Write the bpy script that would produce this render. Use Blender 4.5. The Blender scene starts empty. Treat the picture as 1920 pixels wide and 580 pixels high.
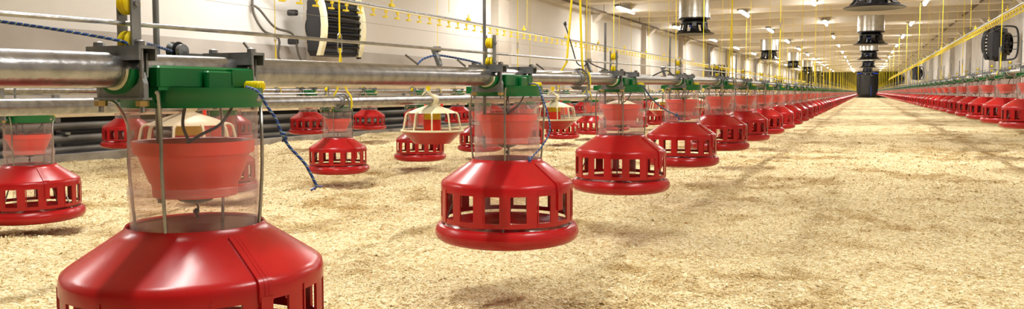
import bpy, math, random
import numpy as np
from mathutils import Vector, Matrix
random.seed(4); rng = np.random.default_rng(4)
PI = math.pi
SC = bpy.context.scene
COL = SC.collection
R = math.radians
# ------------------------------------------------------------------ camera, world, lamps, exposure
H = 0.57                                   # lens height above the litter (the photographer crouches)
cam_d = bpy.data.cameras.new('camera'); cam = bpy.data.objects.new('camera', cam_d); COL.objects.link(cam)
cam.location = (0, 0, H); cam.rotation_euler = (R(90 - 3.5), 0, R(23.9))
cam_d.lens = 28; cam_d.sensor_width = 36; cam_d.shift_y = -0.0135; cam_d.clip_start = 0.02; cam_d.clip_end = 300
SC.camera = cam
w = bpy.data.worlds.new('world'); SC.world = w; w.use_nodes = True
w.node_tree.nodes['Background'].inputs[0].default_value = (0.8, 0.85, 1, 1)
w.node_tree.nodes['Background'].inputs[1].default_value = 0.3
SC.view_settings.view_transform = 'Standard'; SC.view_settings.look = 'None'
SC.view_settings.exposure = 0.28; SC.view_settings.gamma = 1.0; SC.view_settings.use_curve_mapping = False
SC.cycles.transparent_max_bounces = 40; SC.cycles.max_bounces = 10; SC.cycles.diffuse_bounces = 5
SC.cycles.caustics_reflective = False; SC.cycles.caustics_refractive = False
SC.cycles.sample_clamp_indirect = 4
CEIL = H + 2.2; XL = -6.6; XR = 3.2; YB = -7.0; YE = 90.0
LAMP_ROWS = [(-5.5, 19.4), (-2.93, 21.5), (-1.13, 19.2), (1.2, 20.2)]
LAMP_STEP = 6.2; LAMP_POWER = 44.0; LAMP_COLOR = (1.0, 0.975, 0.93)
LAMP_SPOTS = [(x, y0 + LAMP_STEP * k) for x, y0 in LAMP_ROWS for k in range(-4, 12) if 0 < y0 + LAMP_STEP * k < YE - 2]
def area(name, loc, sx, sy, power, col, rot=(0, 0, 0)):
    l = bpy.data.lights.new(name, 'AREA'); l.shape = 'RECTANGLE'; l.size = sx; l.size_y = sy; l.energy = power; l.color = col
    o = bpy.data.objects.new(name, l); o.location = loc; o.rotation_euler = rot; COL.objects.link(o); return o

# ------------------------------------------------------------------ materials
def nd(nt, t, **kw):
    n = nt.nodes.new(t)
    for k, v in kw.items(): setattr(n, k, v)
    return n
def base_mat(name):
    m = bpy.data.materials.new(name); m.use_nodes = True
    nt = m.node_tree; return m, nt, nt.nodes['Principled BSDF']
def mat(name, c, rough=0.5, metal=0.0, var=0.12, scale=8.0, bump=0.0, bscale=60.0, c2=None, spec=0.5, detail=4, coat=0.0):
    m, nt, b = base_mat(name)
    tc = nd(nt, 'ShaderNodeTexCoord')
    nz = nd(nt, 'ShaderNodeTexNoise'); nz.inputs['Scale'].default_value = scale; nz.inputs['Detail'].default_value = detail
    nt.links.new(tc.outputs['Object'], nz.inputs['Vector'])
    rp = nd(nt, 'ShaderNodeValToRGB')
    if c2 is None: c2 = tuple(x * (1 - var) for x in c)
    rp.color_ramp.elements[0].position = 0.3; rp.color_ramp.elements[1].position = 0.7
    rp.color_ramp.elements[0].color = (*c2, 1); rp.color_ramp.elements[1].color = (*c, 1)
    nt.links.new(nz.outputs['Fac'], rp.inputs['Fac']); nt.links.new(rp.outputs['Color'], b.inputs['Base Color'])
    b.inputs['Roughness'].default_value = rough; b.inputs['Metallic'].default_value = metal
    b.inputs['Specular IOR Level'].default_value = spec; b.inputs['Coat Weight'].default_value = coat
    if bump:
        n2 = nd(nt, 'ShaderNodeTexNoise'); n2.inputs['Scale'].default_value = bscale; n2.inputs['Detail'].default_value = 5
        nt.links.new(tc.outputs['Object'], n2.inputs['Vector'])
        bp = nd(nt, 'ShaderNodeBump'); bp.inputs['Strength'].default_value = bump; bp.inputs['Distance'].default_value = 0.01
        nt.links.new(n2.outputs['Fac'], bp.inputs['Height']); nt.links.new(bp.outputs['Normal'], b.inputs['Normal'])
    return m
RED = mat('red_plastic', (0.40, 0.008, 0.010), 0.25, var=0.16, scale=14, bump=0.05, bscale=20, spec=0.38)
ORANGE = mat('orange_red_plastic', (0.85, 0.035, 0.006), 0.4, var=0.1)
GREEN = mat('green_plastic', (0.0, 0.125, 0.028), 0.33, var=0.2)
YELLOW = mat('yellow_plastic', (0.86, 0.68, 0.005), 0.35, var=0.1)
CREAM = mat('cream_plastic', (0.80, 0.74, 0.50), 0.4, var=0.1)
BLACK = mat('black_plastic', (0.012, 0.012, 0.014), 0.35, var=0.3)
BLACKM = mat('black_painted_metal', (0.02, 0.02, 0.024), 0.4, var=0.3, scale=4)
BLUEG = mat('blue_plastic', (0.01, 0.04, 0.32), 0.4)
GALV = mat('galvanised_steel', (0.44, 0.445, 0.46), 0.27, 0.95, scale=45, c2=(0.25, 0.25, 0.26), bump=0.06, bscale=120, detail=6)
GALVD = mat('dull_galvanised_steel', (0.30, 0.31, 0.32), 0.42, 0.8, scale=30, c2=(0.18, 0.19, 0.20), bump=0.1)
STEEL = mat('steel_wire', (0.36, 0.35, 0.33), 0.32, 0.9, var=0.25, scale=60)
ZINC = mat('brass_coloured_nut', (0.60, 0.42, 0.15), 0.35, 0.9)
TIN = mat('sheet_metal_duct', (0.75, 0.74, 0.70), 0.3, 0.8, scale=5, c2=(0.5, 0.49, 0.46))
OLDPIPE = mat('dirty_grey_pipe', (0.15, 0.14, 0.12), 0.55, 0.3, scale=3, c2=(0.06, 0.05, 0.04))
WALLW = mat('white_painted_plaster', (0.70, 0.685, 0.66), 0.7, scale=0.9, c2=(0.65, 0.62, 0.585), bump=0.08, bscale=6, detail=6)
WALLR = mat('weathered_white_plaster', (0.70, 0.68, 0.66), 0.75, scale=1.5, c2=(0.50, 0.48, 0.46), bump=0.1, bscale=6, detail=7)
CEILM = mat('blotchy_tan_concrete', (0.66, 0.61, 0.54), 0.8, scale=0.8, c2=(0.50, 0.44, 0.36), bump=0.15, bscale=5, detail=7)  # slab toned darker and tanner than the beams so they stand out
PILM = mat('tan_painted_pilaster', (0.60, 0.55, 0.49), 0.75, scale=1.5, c2=(0.44, 0.38, 0.31), detail=7)
BEAMM = mat('pale_beam', (0.84, 0.80, 0.74), 0.8, scale=1.5, c2=(0.72, 0.66, 0.58), detail=7)  # paler than the slab between the beams
GREYP = mat('grey_wall_panel', (0.50, 0.47, 0.45), 0.6, scale=1.2, c2=(0.34, 0.31, 0.28), detail=6)
BEIGE = mat('beige_board', (0.66, 0.52, 0.33), 0.7, scale=5, c2=(0.5, 0.38, 0.22))
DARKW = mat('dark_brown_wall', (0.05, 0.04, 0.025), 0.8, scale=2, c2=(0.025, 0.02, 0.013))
CONC = mat('grey_concrete', (0.33, 0.30, 0.26), 0.9, scale=6, c2=(0.16, 0.14, 0.11), bump=0.4, bscale=25)
BROWN = mat('brown_painted_pipe', (0.10, 0.07, 0.05), 0.6)
ROPEY = mat('yellow_rope', (0.85, 0.72, 0.01), 0.6, scale=200, c2=(0.75, 0.55, 0.0))
STAIN = mat('dirty_wall_patch', (0.42, 0.38, 0.33), 0.9, scale=6, c2=(0.22, 0.19, 0.15), detail=8)
ENDW = mat('end_wall_boards', (0.035, 0.03, 0.016), 0.8, scale=2)

def clear_mat(name, tint, fac, rough):
    m = bpy.data.materials.new(name); m.use_nodes = True; nt = m.node_tree; nt.nodes.clear()
    out = nd(nt, 'ShaderNodeOutputMaterial'); tr = nd(nt, 'ShaderNodeBsdfTransparent'); tr.inputs[0].default_value = (*tint, 1)
    pb = nd(nt, 'ShaderNodeBsdfPrincipled'); pb.inputs['Base Color'].default_value = (0.72, 0.64, 0.61, 1)
    pb.inputs['Roughness'].default_value = rough
    lw = nd(nt, 'ShaderNodeLayerWeight'); lw.inputs['Blend'].default_value = 0.35
    tc = nd(nt, 'ShaderNodeTexCoord'); mp = nd(nt, 'ShaderNodeMapping'); mp.inputs['Scale'].default_value = (30, 30, 3)
    nz = nd(nt, 'ShaderNodeTexNoise'); nz.inputs['Scale'].default_value = 1.0
    nt.links.new(tc.outputs['Object'], mp.inputs[0]); nt.links.new(mp.outputs[0], nz.inputs['Vector'])
    mr = nd(nt, 'ShaderNodeMapRange'); mr.inputs[1].default_value = 0.3; mr.inputs[2].default_value = 0.7
    mr.inputs[3].default_value = fac * 0.6; mr.inputs[4].default_value = fac * 1.3
    nt.links.new(nz.outputs['Fac'], mr.inputs[0])
    ad = nd(nt, 'ShaderNodeMath'); ad.operation = 'MULTIPLY_ADD'; ad.inputs[1].default_value = 0.30; ad.use_clamp = True
    pw = nd(nt, 'ShaderNodeMath'); pw.operation = 'POWER'; pw.inputs[1].default_value = 1.6
    nt.links.new(lw.outputs['Facing'], pw.inputs[0]); nt.links.new(pw.outputs[0], ad.inputs[0])
    nt.links.new(mr.outputs[0], ad.inputs[2])
    mx = nd(nt, 'ShaderNodeMixShader'); nt.links.new(ad.outputs[0], mx.inputs[0]); nt.links.new(tr.outputs[0], mx.inputs[1])
    nt.links.new(pb.outputs[0], mx.inputs[2]); nt.links.new(mx.outputs[0], out.inputs[0]); return m
CLEAR = clear_mat('clear_plastic', (0.975, 0.94, 0.94), 0.07, 0.10)
CLEARM = clear_mat('clear_plastic_wall', (0.95, 0.91, 0.91), 0.13, 0.15)
CLEARB = clear_mat('clear_plastic_band', (0.96, 0.92, 0.92), 0.16, 0.15)
def emis(name, c, s):
    m = bpy.data.materials.new(name); m.use_nodes = True; nt = m.node_tree; nt.nodes.clear()
    out = nd(nt, 'ShaderNodeOutputMaterial'); e = nd(nt, 'ShaderNodeEmission'); e.inputs[0].default_value = (*c, 1); e.inputs[1].default_value = s
    nt.links.new(e.outputs[0], out.inputs[0]); return m
GLOW = emis('lit_fluorescent_tube', (1, 0.97, 0.9), 26.0)
BLUEL = emis('blue_indicator_light', (0.02, 0.12, 1.0), 0.5)
def rope_mat():
    m, nt, b = base_mat('blue_braided_rope')
    uv = nd(nt, 'ShaderNodeUVMap'); sp = nd(nt, 'ShaderNodeSeparateXYZ'); nt.links.new(uv.outputs[0], sp.inputs[0])
    a = nd(nt, 'ShaderNodeMath'); a.operation = 'MULTIPLY_ADD'; a.inputs[1].default_value = 110.0   # v is metres
    nt.links.new(sp.outputs['Y'], a.inputs[0]); nt.links.new(sp.outputs['X'], a.inputs[2])
    f = nd(nt, 'ShaderNodeMath'); f.operation = 'FRACT'; nt.links.new(a.outputs[0], f.inputs[0])
    rp = nd(nt, 'ShaderNodeValToRGB'); rp.color_ramp.interpolation = 'CONSTANT'
    e = rp.color_ramp.elements; e[0].position = 0; e[0].color = (0.005, 0.035, 0.22, 1); e[1].position = 0.42; e[1].color = (0.01, 0.02, 0.05, 1)
    x = e.new(0.6); x.color = (0.006, 0.07, 0.35, 1); x = e.new(0.86); x.color = (0.35, 0.40, 0.06, 1)
    nt.links.new(f.outputs[0], rp.inputs[0]); nt.links.new(rp.outputs[0], b.inputs['Base Color']); b.inputs['Roughness'].default_value = 0.7
    return m
ROPEB = rope_mat()
CORD = mat('dark_cord', (0.03, 0.035, 0.045), 0.7)
def litter_mat():
    m, nt, b = base_mat('wood_shavings_litter')
    tc = nd(nt, 'ShaderNodeTexCoord')
    def noise(s, d=6, r=0.6):
        n = nd(nt, 'ShaderNodeTexNoise'); n.inputs['Scale'].default_value = s; n.inputs['Detail'].default_value = d; n.inputs['Roughness'].default_value = r
        nt.links.new(tc.outputs['Object'], n.inputs['Vector']); return n
    n1 = noise(55, 6, 0.65); n2 = noise(2.6, 5, 0.6); n3 = noise(0.7, 3, 0.5)
    vo = nd(nt, 'ShaderNodeTexVoronoi'); vo.inputs['Scale'].default_value = 85; nt.links.new(tc.outputs['Object'], vo.inputs['Vector'])
    rp = nd(nt, 'ShaderNodeValToRGB'); e = rp.color_ramp.elements
    e[0].position = 0.30; e[0].color = (0.42, 0.26, 0.10, 1); e[1].position = 0.60; e[1].color = (0.93, 0.85, 0.60, 1)
    x = e.new(0.46); x.color = (0.75, 0.61, 0.33, 1)
    nt.links.new(n1.outputs['Fac'], rp.inputs[0])
    r2 = nd(nt, 'ShaderNodeValToRGB'); r2.color_ramp.elements[0].position = 0.34; r2.color_ramp.elements[0].color = (0.72, 0.62, 0.48, 1)
    r2.color_ramp.elements[1].position = 0.5; r2.color_ramp.elements[1].color = (1, 1, 1, 1)
    nt.links.new(n2.outputs['Fac'], r2.inputs[0])
    mx = nd(nt, 'ShaderNodeMix', data_type='RGBA', blend_type='MULTIPLY'); mx.inputs[0].default_value = 0.8
    nt.links.new(rp.outputs[0], mx.inputs[6]); nt.links.new(r2.outputs[0], mx.inputs[7])
    pa = nd(nt, 'ShaderNodeAttribute'); pa.attribute_name = 'patch'
    m2 = nd(nt, 'ShaderNodeMix', data_type='RGBA', blend_type='MULTIPLY'); nt.links.new(pa.outputs['Fac'], m2.inputs[0])
    nt.links.new(mx.outputs[2], m2.inputs[6]); m2.inputs[7].default_value = (0.66, 0.56, 0.42, 1)
    nt.links.new(m2.outputs[2], b.inputs['Base Color']); b.inputs['Roughness'].default_value = 0.85
    b.inputs['Specular IOR Level'].default_value = 0.2
    b1 = nd(nt, 'ShaderNodeBump'); b1.inputs['Strength'].default_value = 0.9; b1.inputs['Distance'].default_value = 0.012
    nt.links.new(n1.outputs['Fac'], b1.inputs['Height'])
    b2 = nd(nt, 'ShaderNodeBump'); b2.inputs['Strength'].default_value = 0.6; b2.inputs['Distance'].default_value = 0.006
    nt.links.new(vo.outputs['Distance'], b2.inputs['Height']); nt.links.new(b1.outputs[0], b2.inputs['Normal'])
    nt.links.new(b2.outputs[0], b.inputs['Normal']); return m
LITTER = litter_mat()
def flake_mat():
    m, nt, b = base_mat('wood_shaving_flake')
    g = nd(nt, 'ShaderNodeAttribute'); g.attribute_name = 'tone'
    rp = nd(nt, 'ShaderNodeValToRGB'); e = rp.color_ramp.elements
    e[0].color = (0.36, 0.20, 0.05, 1); e[1].color = (0.93, 0.87, 0.62, 1); x = e.new(0.35); x.color = (0.77, 0.64, 0.33, 1)
    nt.links.new(g.outputs['Fac'], rp.inputs[0]); nt.links.new(rp.outputs[0], b.inputs['Base Color'])
    b.inputs['Roughness'].default_value = 0.7; return m
FLAKE = flake_mat()

# ------------------------------------------------------------------ mesh helpers
class MB:
    def __init__(s): s.v = []; s.f = []; s.m = []; s.sm = []; s.uv = {}
    def add(s, vs, fs, mi=0, smooth=True):
        o = len(s.v); s.v += [tuple(p) for p in vs]
        for f in fs: s.f.append([i + o for i in f]); s.m.append(mi); s.sm.append(smooth)
        return o
    def box(s, c, d, mi=0, rot=None, bev=0.0):
        x, y, z = d[0] / 2, d[1] / 2, d[2] / 2
        if bev <= 0:
            P = [(-x, -y, -z), (x, -y, -z), (x, y, -z), (-x, y, -z), (-x, -y, z), (x, -y, z), (x, y, z), (-x, y, z)]
            F = [(0, 3, 2, 1), (4, 5, 6, 7), (0, 1, 5, 4), (1, 2, 6, 5), (2, 3, 7, 6), (3, 0, 4, 7)]
        else:                                  # chamfered vertical edges and rims
            b = min(bev, x * .9, y * .9, z * .9)
            def ringp(ix, iz):
                xx, yy = x - ix, y - ix
                return [(-xx + b, -yy, iz), (xx - b, -yy, iz), (xx, -yy + b, iz), (xx, yy - b, iz), (xx - b, yy, iz), (-xx + b, yy, iz), (-xx, yy - b, iz), (-xx, -yy + b, iz)]
            P = ringp(b * .9, -z) + ringp(0, -z + b) + ringp(0, z - b) + ringp(b * .9, z); F = [tuple(range(7, -1, -1)), tuple(range(24, 32))]
            for k in range(3):
                for i in range(8): F.append((k * 8 + i, k * 8 + (i + 1) % 8, k * 8 + 8 + (i + 1) % 8, k * 8 + 8 + i))
        M = rot if rot is not None else Matrix.Identity(3)
        s.add([M @ Vector(p) + Vector(c) for p in P], F, mi, False); return s
    def lathe(s, prof, n=32, mi=0, c=(0, 0, 0), a0=0.0, a1=2 * PI, closed=False, axis='z', smooth=True):
        full = abs(a1 - a0 - 2 * PI) < 1e-6; m = n if full else n + 1; vs = []
        for r, z in prof:
            for i in range(m):
                a = a0 + (a1 - a0) * i / n; p = (r * math.cos(a), r * math.sin(a), z)
                if axis == 'y': p = (p[0], p[2], p[1])
                if axis == 'x': p = (p[2], p[0], p[1])
                vs.append((p[0] + c[0], p[1] + c[1], p[2] + c[2]))
        fs = []; K = len(prof)
        for k in range(K if closed else K - 1):
            k2 = (k + 1) % K
            for i in range(n):
                j = (i + 1) % m; fs.append((k * m + i, k * m + j, k2 * m + j, k2 * m + i))
        s.add(vs, fs, mi, smooth); return s
    def tube(s, pts, r, n=8, mi=0, caps=True, uv=False):
        pts = [Vector(p) for p in pts]; K = len(pts); vs = []; L = 0; Ls = []
        up = Vector((0, 0, 1)); t0 = (pts[1] - pts[0]).normalized()
        if abs(t0.z) > 0.9: up = Vector((1, 0, 0))
        nrm = (up - t0 * up.dot(t0)).normalized()
        for k in range(K):
            t = (pts[min(k + 1, K - 1)] - pts[max(k - 1, 0)]).normalized()
            nrm = (nrm - t * nrm.dot(t)).normalized(); bi = t.cross(nrm)
            rr = r[k] if isinstance(r, (list, tuple)) else r
            for i in range(n):
                a = 2 * PI * i / n; vs.append(pts[k] + nrm * (rr * math.cos(a)) + bi * (rr * math.sin(a)))
            if k: L += (pts[k] - pts[k - 1]).length
            Ls.append(L)
        fs = []; f0 = len(s.f)
        for k in range(K - 1):
            for i in range(n):
                j = (i + 1) % n; fs.append((k * n + i, k * n + j, (k + 1) * n + j, (k + 1) * n + i))
                if uv: s.uv[f0 + len(fs) - 1] = [(i / n, Ls[k]), ((i + 1) / n, Ls[k]), ((i + 1) / n, Ls[k + 1]), (i / n, Ls[k + 1])]
        if caps: fs += [tuple(range(n - 1, -1, -1)), tuple(range((K - 1) * n, K * n))]
        s.add(vs, fs, mi, True); return s
    def cyl(s, c, r, h, n=24, mi=0, axis='z'):
        s.lathe([(0, -h / 2), (r, -h / 2), (r, h / 2), (0, h / 2)], n, mi, c, axis=axis, smooth=False); return s
    def prism(s, poly, y0, y1, mi=0, plane='xz'):
        n = len(poly)
        def P(a, b, y): return (a, y, b) if plane == 'xz' else (y, a, b)
        s.add([P(a, b, y0) for a, b in poly] + [P(a, b, y1) for a, b in poly],
              [tuple(range(n)), tuple(range(2 * n - 1, n - 1, -1))] + [(i, i + n, (i + 1) % n + n, (i + 1) % n) for i in range(n)], mi, False); return s
    def mesh(s, name, mats, auto=True):
        me = bpy.data.meshes.new(name); me.from_pydata(s.v, [], s.f)
        for m_ in (mats if isinstance(mats, (list, tuple)) else [mats]): me.materials.append(m_)
        me.polygons.foreach_set('material_index', s.m); me.polygons.foreach_set('use_smooth', s.sm)
        if s.uv:
            ul = me.uv_layers.new(name='UVMap')
            for fi, us in s.uv.items():
                for li, u in zip(me.polygons[fi].loop_indices, us): ul.data[li].uv = u
        me.update()
        if auto and any(s.sm): me.set_sharp_from_angle(angle=R(38))
        return me
    def build(s, name, mats, parent=None, loc=(0, 0, 0), **kw):
        return link(name, s.mesh(name, mats, **kw), parent, loc)
def link(name, me, parent=None, loc=(0, 0, 0)):
    o = bpy.data.objects.new(name, me); COL.objects.link(o); o.location = loc
    if parent: o.parent = parent
    return o
def tag(o, label, cat, group=None, kind=None):
    if label: o['label'] = label
    if cat: o['category'] = cat
    if group: o['group'] = group
    if kind: o['kind'] = kind
    return o
def struct(o): o['kind'] = 'structure'; return o
def empty(name, loc=(0, 0, 0), rz=0.0):
    o = bpy.data.objects.new(name, None); COL.objects.link(o); o.location = loc; o.rotation_euler = (0, 0, rz); o.empty_display_size = 0.1; return o
KIDS = {}
def copy_tree(o, parent=None):
    c = o.copy(); COL.objects.link(c)
    if parent: c.parent = parent
    for ch in list(o.children): copy_tree(ch, c)
    return c
def smooth_path(pts, sub=6):
    pts = [Vector(p) for p in pts]; out = []
    for i in range(len(pts) - 1):
        p0 = pts[max(i - 1, 0)]; p1 = pts[i]; p2 = pts[i + 1]; p3 = pts[min(i + 2, len(pts) - 1)]
        for k in range(sub):
            t = k / sub
            out.append(0.5 * ((2 * p1) + (p2 - p0) * t + (2 * p0 - 5 * p1 + 4 * p2 - p3) * t * t + (3 * p1 - p0 - 3 * p2 + p3) * t ** 3))
    out.append(pts[-1]); return out

# ------------------------------------------------------------------ the setting
def vnoise(x, y, s, seed):
    a_ = seed * 1.1 + .4; x, y = x * math.cos(a_) - y * math.sin(a_), x * math.sin(a_) + y * math.cos(a_)
    g = np.random.default_rng(seed).random((512, 512)); X = x / s + 200; Y = y / s + 200
    xi = np.floor(X).astype(int); yi = np.floor(Y).astype(int); fx = X - xi; fy = Y - yi
    fx = fx * fx * (3 - 2 * fx); fy = fy * fy * (3 - 2 * fy)
    a = g[xi % 512, yi % 512]; b = g[(xi + 1) % 512, yi % 512]; c = g[xi % 512, (yi + 1) % 512]; d = g[(xi + 1) % 512, (yi + 1) % 512]
    return (a * (1 - fx) + b * fx) * (1 - fy) + (c * (1 - fx) + d * fx) * fy - 0.5
def ground(x, y):
    z = 0.022 * vnoise(x, y, 0.9, 1) + 0.018 * vnoise(x, y, .57, 7) + 0.020 * vnoise(x, y, 0.34, 2) + 0.022 * vnoise(x, y, 0.13, 3) + 0.017 * vnoise(x, y, 0.05, 4)
    z = z + 0.045 * np.exp(-(((x + 2.75) / 0.35) ** 2 + ((y - 1.75) / 0.3) ** 2))      # the heap under the left-hand feeder
    return z - 0.008
def patch(x, y):
    p = vnoise(x, y, .42, 11) + .8 * vnoise(x, y, .17, 12) + .6 * vnoise(x, y, .07, 13)
    return np.clip((p - .12) / .45, 0, 1)
def grid_mesh(name, xs, ys, m):
    X, Y = np.meshgrid(xs, ys, indexing='ij'); Z = ground(X, Y)
    V = np.stack([X.ravel(), Y.ravel(), Z.ravel()], 1); nx, ny = len(xs), len(ys)
    i = np.arange(nx - 1)[:, None] * ny + np.arange(ny - 1)[None, :]; i = i.ravel()
    F = np.stack([i, i + ny, i + ny + 1, i + 1], 1); PT = patch(X, Y).ravel().astype(np.float32)
    me = bpy.data.meshes.new(name); me.from_pydata(V.tolist(), [], F.tolist()); me.materials.append(m)
    me.polygons.foreach_set('use_smooth', np.ones(len(F), bool)); me.update()
    me.attributes.new('patch', 'FLOAT', 'POINT').data.foreach_set('value', PT); return me
ys = np.concatenate([np.arange(YB, 0, 0.2), np.arange(0, 9, 0.022), np.arange(9, 20, 0.06), np.arange(20, YE + .01, 0.25)])
xs = np.concatenate([np.arange(-6.15, -4, 0.05), np.arange(-4, 1.6, 0.022), np.arange(1.6, XR + .01, 0.06)])
struct(link('floor', grid_mesh('floor', xs, ys, LITTER)))
# loose shavings lying on the litter (uncountable)
def flakes(N):
    rad = np.exp(rng.uniform(np.log(1.5), np.log(14), N)); az = R(90) + rng.uniform(R(-13), R(62), N)
    cx = rad * np.cos(az); cy = rad * np.sin(az); k = (cx > -6.05) & (cx < 3.0); cx, cy = cx[k], cy[k]; n = len(cx)
    cz = ground(cx, cy) + rng.uniform(0.0005, 0.006, n)
    L = rng.gamma(2.5, 0.00055, n) * np.clip(rad[k] / 3, 1, 2.6) + 0.0009; W = L * rng.uniform(0.3, 0.75, n)
    a = rng.uniform(0, 2 * PI, n); tx = rng.normal(0, 0.3, n); ty = rng.normal(0, 0.3, n)
    ux = np.stack([np.cos(a), np.sin(a), tx], 1); uy = np.stack([-np.sin(a), np.cos(a), ty], 1)
    C = np.stack([cx, cy, cz], 1); curl = rng.uniform(-0.4, 0.9, n)[:, None] * np.array([[0, 0, 1.0]]) * L[:, None]
    A = C - ux * L[:, None] - uy * W[:, None]; B = C + ux * L[:, None] - uy * W[:, None] * 0.8
    D = C + ux * L[:, None] * 0.9 + uy * W[:, None]; E = C - ux * L[:, None] + uy * W[:, None] * 0.7
    M1 = C - uy * W[:, None] + curl * .5; M2 = C + uy * W[:, None] + curl * .5
    V = np.stack([A, M1, B, D, M2, E], 1).reshape(-1, 3); b = np.arange(n)[:, None] * 6
    F = np.concatenate([b + np.array([[0, 1, 4, 5]]), b + np.array([[1, 2, 3, 4]])], 0)
    me = bpy.data.meshes.new('wood_shavings')
    me.vertices.add(len(V)); me.vertices.foreach_set('co', V.ravel())
    me.loops.add(F.size); me.loops.foreach_set('vertex_index', F.ravel().astype(np.int32))
    me.polygons.add(len(F)); me.polygons.foreach_set('loop_start', np.arange(0, F.size, 4, dtype=np.int32))
    me.materials.append(FLAKE); me.update(calc_edges=True)
    at = me.attributes.new('tone', 'FLOAT', 'POINT'); at.data.foreach_set('value', np.repeat(np.clip(rng.beta(1.5, 1.05, n) * (1 - .75 * patch(cx, cy)), 0, 1), 6).astype(np.float32))
    return me
tag(link('wood_shavings', flakes(520000)), 'pale wood shavings scattered loose over the floor litter', 'wood shavings', kind='stuff')

def slab(name, x0, x1, y0, y1, z0, z1, m, parent=None):
    return MB().box(((x0 + x1) / 2, (y0 + y1) / 2, (z0 + z1) / 2), (x1 - x0, y1 - y0, z1 - z0)).build(name, m, parent)
ceil = struct(slab('ceiling', XL - .3, XR + .3, YB - .2, YE + .2, CEIL, CEIL + .2, CEILM))
for k in range(18):
    y = 14.2 - 5.6 * 3 + 5.6 * k
    if y > YE - 1: break
    MB().prism([(XL, CEIL), (XR, CEIL), (XR, CEIL - .19), (XL, CEIL - .19)], y - .16, y + .16).build('beam', BEAMM, ceil)
    for q in (1, 2):
        slab('rib', XL, XR, y + 1.87 * q - .13, y + 1.87 * q + .13, CEIL - .13, CEIL, BEAMM, ceil)
wl = struct(slab('wall_left', XL - .25, XL, YB, YE, -.1, CEIL, WALLW))
wr = struct(slab('wall_right', XR, XR + .25, YB, YE, -.1, CEIL, WALLR))
we = struct(slab('wall_end', XL - .2, XR + .2, YE, YE + .2, -.1, CEIL, ENDW))
for k in range(33):
    x = XL + .2 + k * 0.3
    slab('batten', x - .03, x + .03, YE - .04, YE, 0.05, CEIL, DARKW, we)
struct(slab('wall_back', XL - .2, XR + .2, YB - .2, YB, -.1, CEIL, WALLR))
for k in range(-2, 14):
    y = 14.2 + 5.6 * k
    for s, X, par, m_ in ((1, XL, wl, PILM), (-1, XR, wr, WALLR)):
        mb = MB(); a = X; bq = X + s * .16; cq = X + s * .38
        mb.box(((a + bq) / 2, y, (0.66 + CEIL) / 2), (.16, .60, CEIL - .66))
        mb.prism([(a, CEIL - .55), (bq, CEIL - .42), (cq, CEIL - .19), (a, CEIL - .19)], y - .17, y + .17)
        mb.build('pilaster', m_, par)
# lower part of the left wall: grey panel, beige ledge, dark recess, heating pipes and kerb
struct(slab('trim_1', XL, XL + .04, YB, YE, .66, 1.14, GREYP))
struct(slab('trim_2', XL, XL + .10, YB, YE, .617, .66, BEIGE))
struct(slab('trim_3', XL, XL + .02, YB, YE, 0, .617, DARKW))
tb = struct(slab('trim_7', XL, XL + .06, YB, YE, .40, .545, GREYP))
for k in range(64): slab('post', XL + .02, XL + .06, .5 + k * .5, .53 + k * .5, .545, .617, GREYP, tb)
struct(slab('trim_4', XL, XL + .22, YB, YE, .35, .385, BEIGE))
struct(slab('trim_5', -6.22, -6.08, YB, YE, -.05, .045, CONC))
struct(slab('trim_6', XR - .05, XR, YB, YE, -.05, 1.02, GREYP))
t5 = bpy.data.objects['trim_1']
for k in range(60):
    MB().lathe([(0, .008), (.012, .006), (.014, 0)], 8, axis='x', c=(XL + .04, 1.5 + k * 0.55, .93)).build('bolt_head', GALVD, t5)
pc = 0
for z, r, x, lab in ((.27, .034, -6.40, 'upper'), (.16, .036, -6.36, 'middle'), (.065, .032, -6.33, 'lowest')):
    tag(MB().tube([(x, YB + .1, z), (x, 40, z + .004), (x, YE - .1, z)], r, 14).build('heating_pipe', OLDPIPE),
        '%s dirty grey heating pipe along the foot of the left wall' % lab, 'pipe', 'heating pipes along the left wall')
for k in range(40):
    y = -1 + k * 1.15
    tag(MB().box((-6.46, y, .30), (.04, .05, .56)).box((-6.40, y, .21), (.16, .05, .02)).build('pipe_bracket', GALVD),
        'upright metal bracket holding the heating pipes on the left wall', 'bracket', 'pipe brackets along the left wall')
for i, (x, z, nm) in enumerate(((XL + .5, H + 2.02, 'left'), (2.40, H + 2.1, 'right'))):
    t = tag(empty('ceiling_pipe', (x, 0, z)), 'thin brown pipe running the length of the hall high on the %s' % nm, 'pipe')
    MB().tube([(0, YB + .2, 0), (0, YE - .2, 0)], .028, 10).build('pipe', BROWN, t)
    for k in range(25):
        MB().tube([(0, 2 + k * 3.5, 0), (0, 2 + k * 3.5, CEIL - z)], .008, 6).build('hanger', BROWN, t)
# cable tray on the right wall
t = tag(empty('cable_tray', (XR - .12, 0, 1.02)), 'dark ladder-shaped tray along the right wall behind the feeders', 'tray')
for z in (0, .09, .18): MB().box((0, 40, z), (.03, 96, .018)).build('rail', GALVD, t)
mbt = MB()
for k in range(100): MB().box((-.01, 4 + k * .5, .09), (.015, .02, .2)).build('rung', GALVD, t)
for k in range(70): mbt.box((-.01, 54 + k * .5, .09), (.015, .02, .2))
mbt.build('rungs', GALVD, t)['kind'] = 'stuff'

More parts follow.
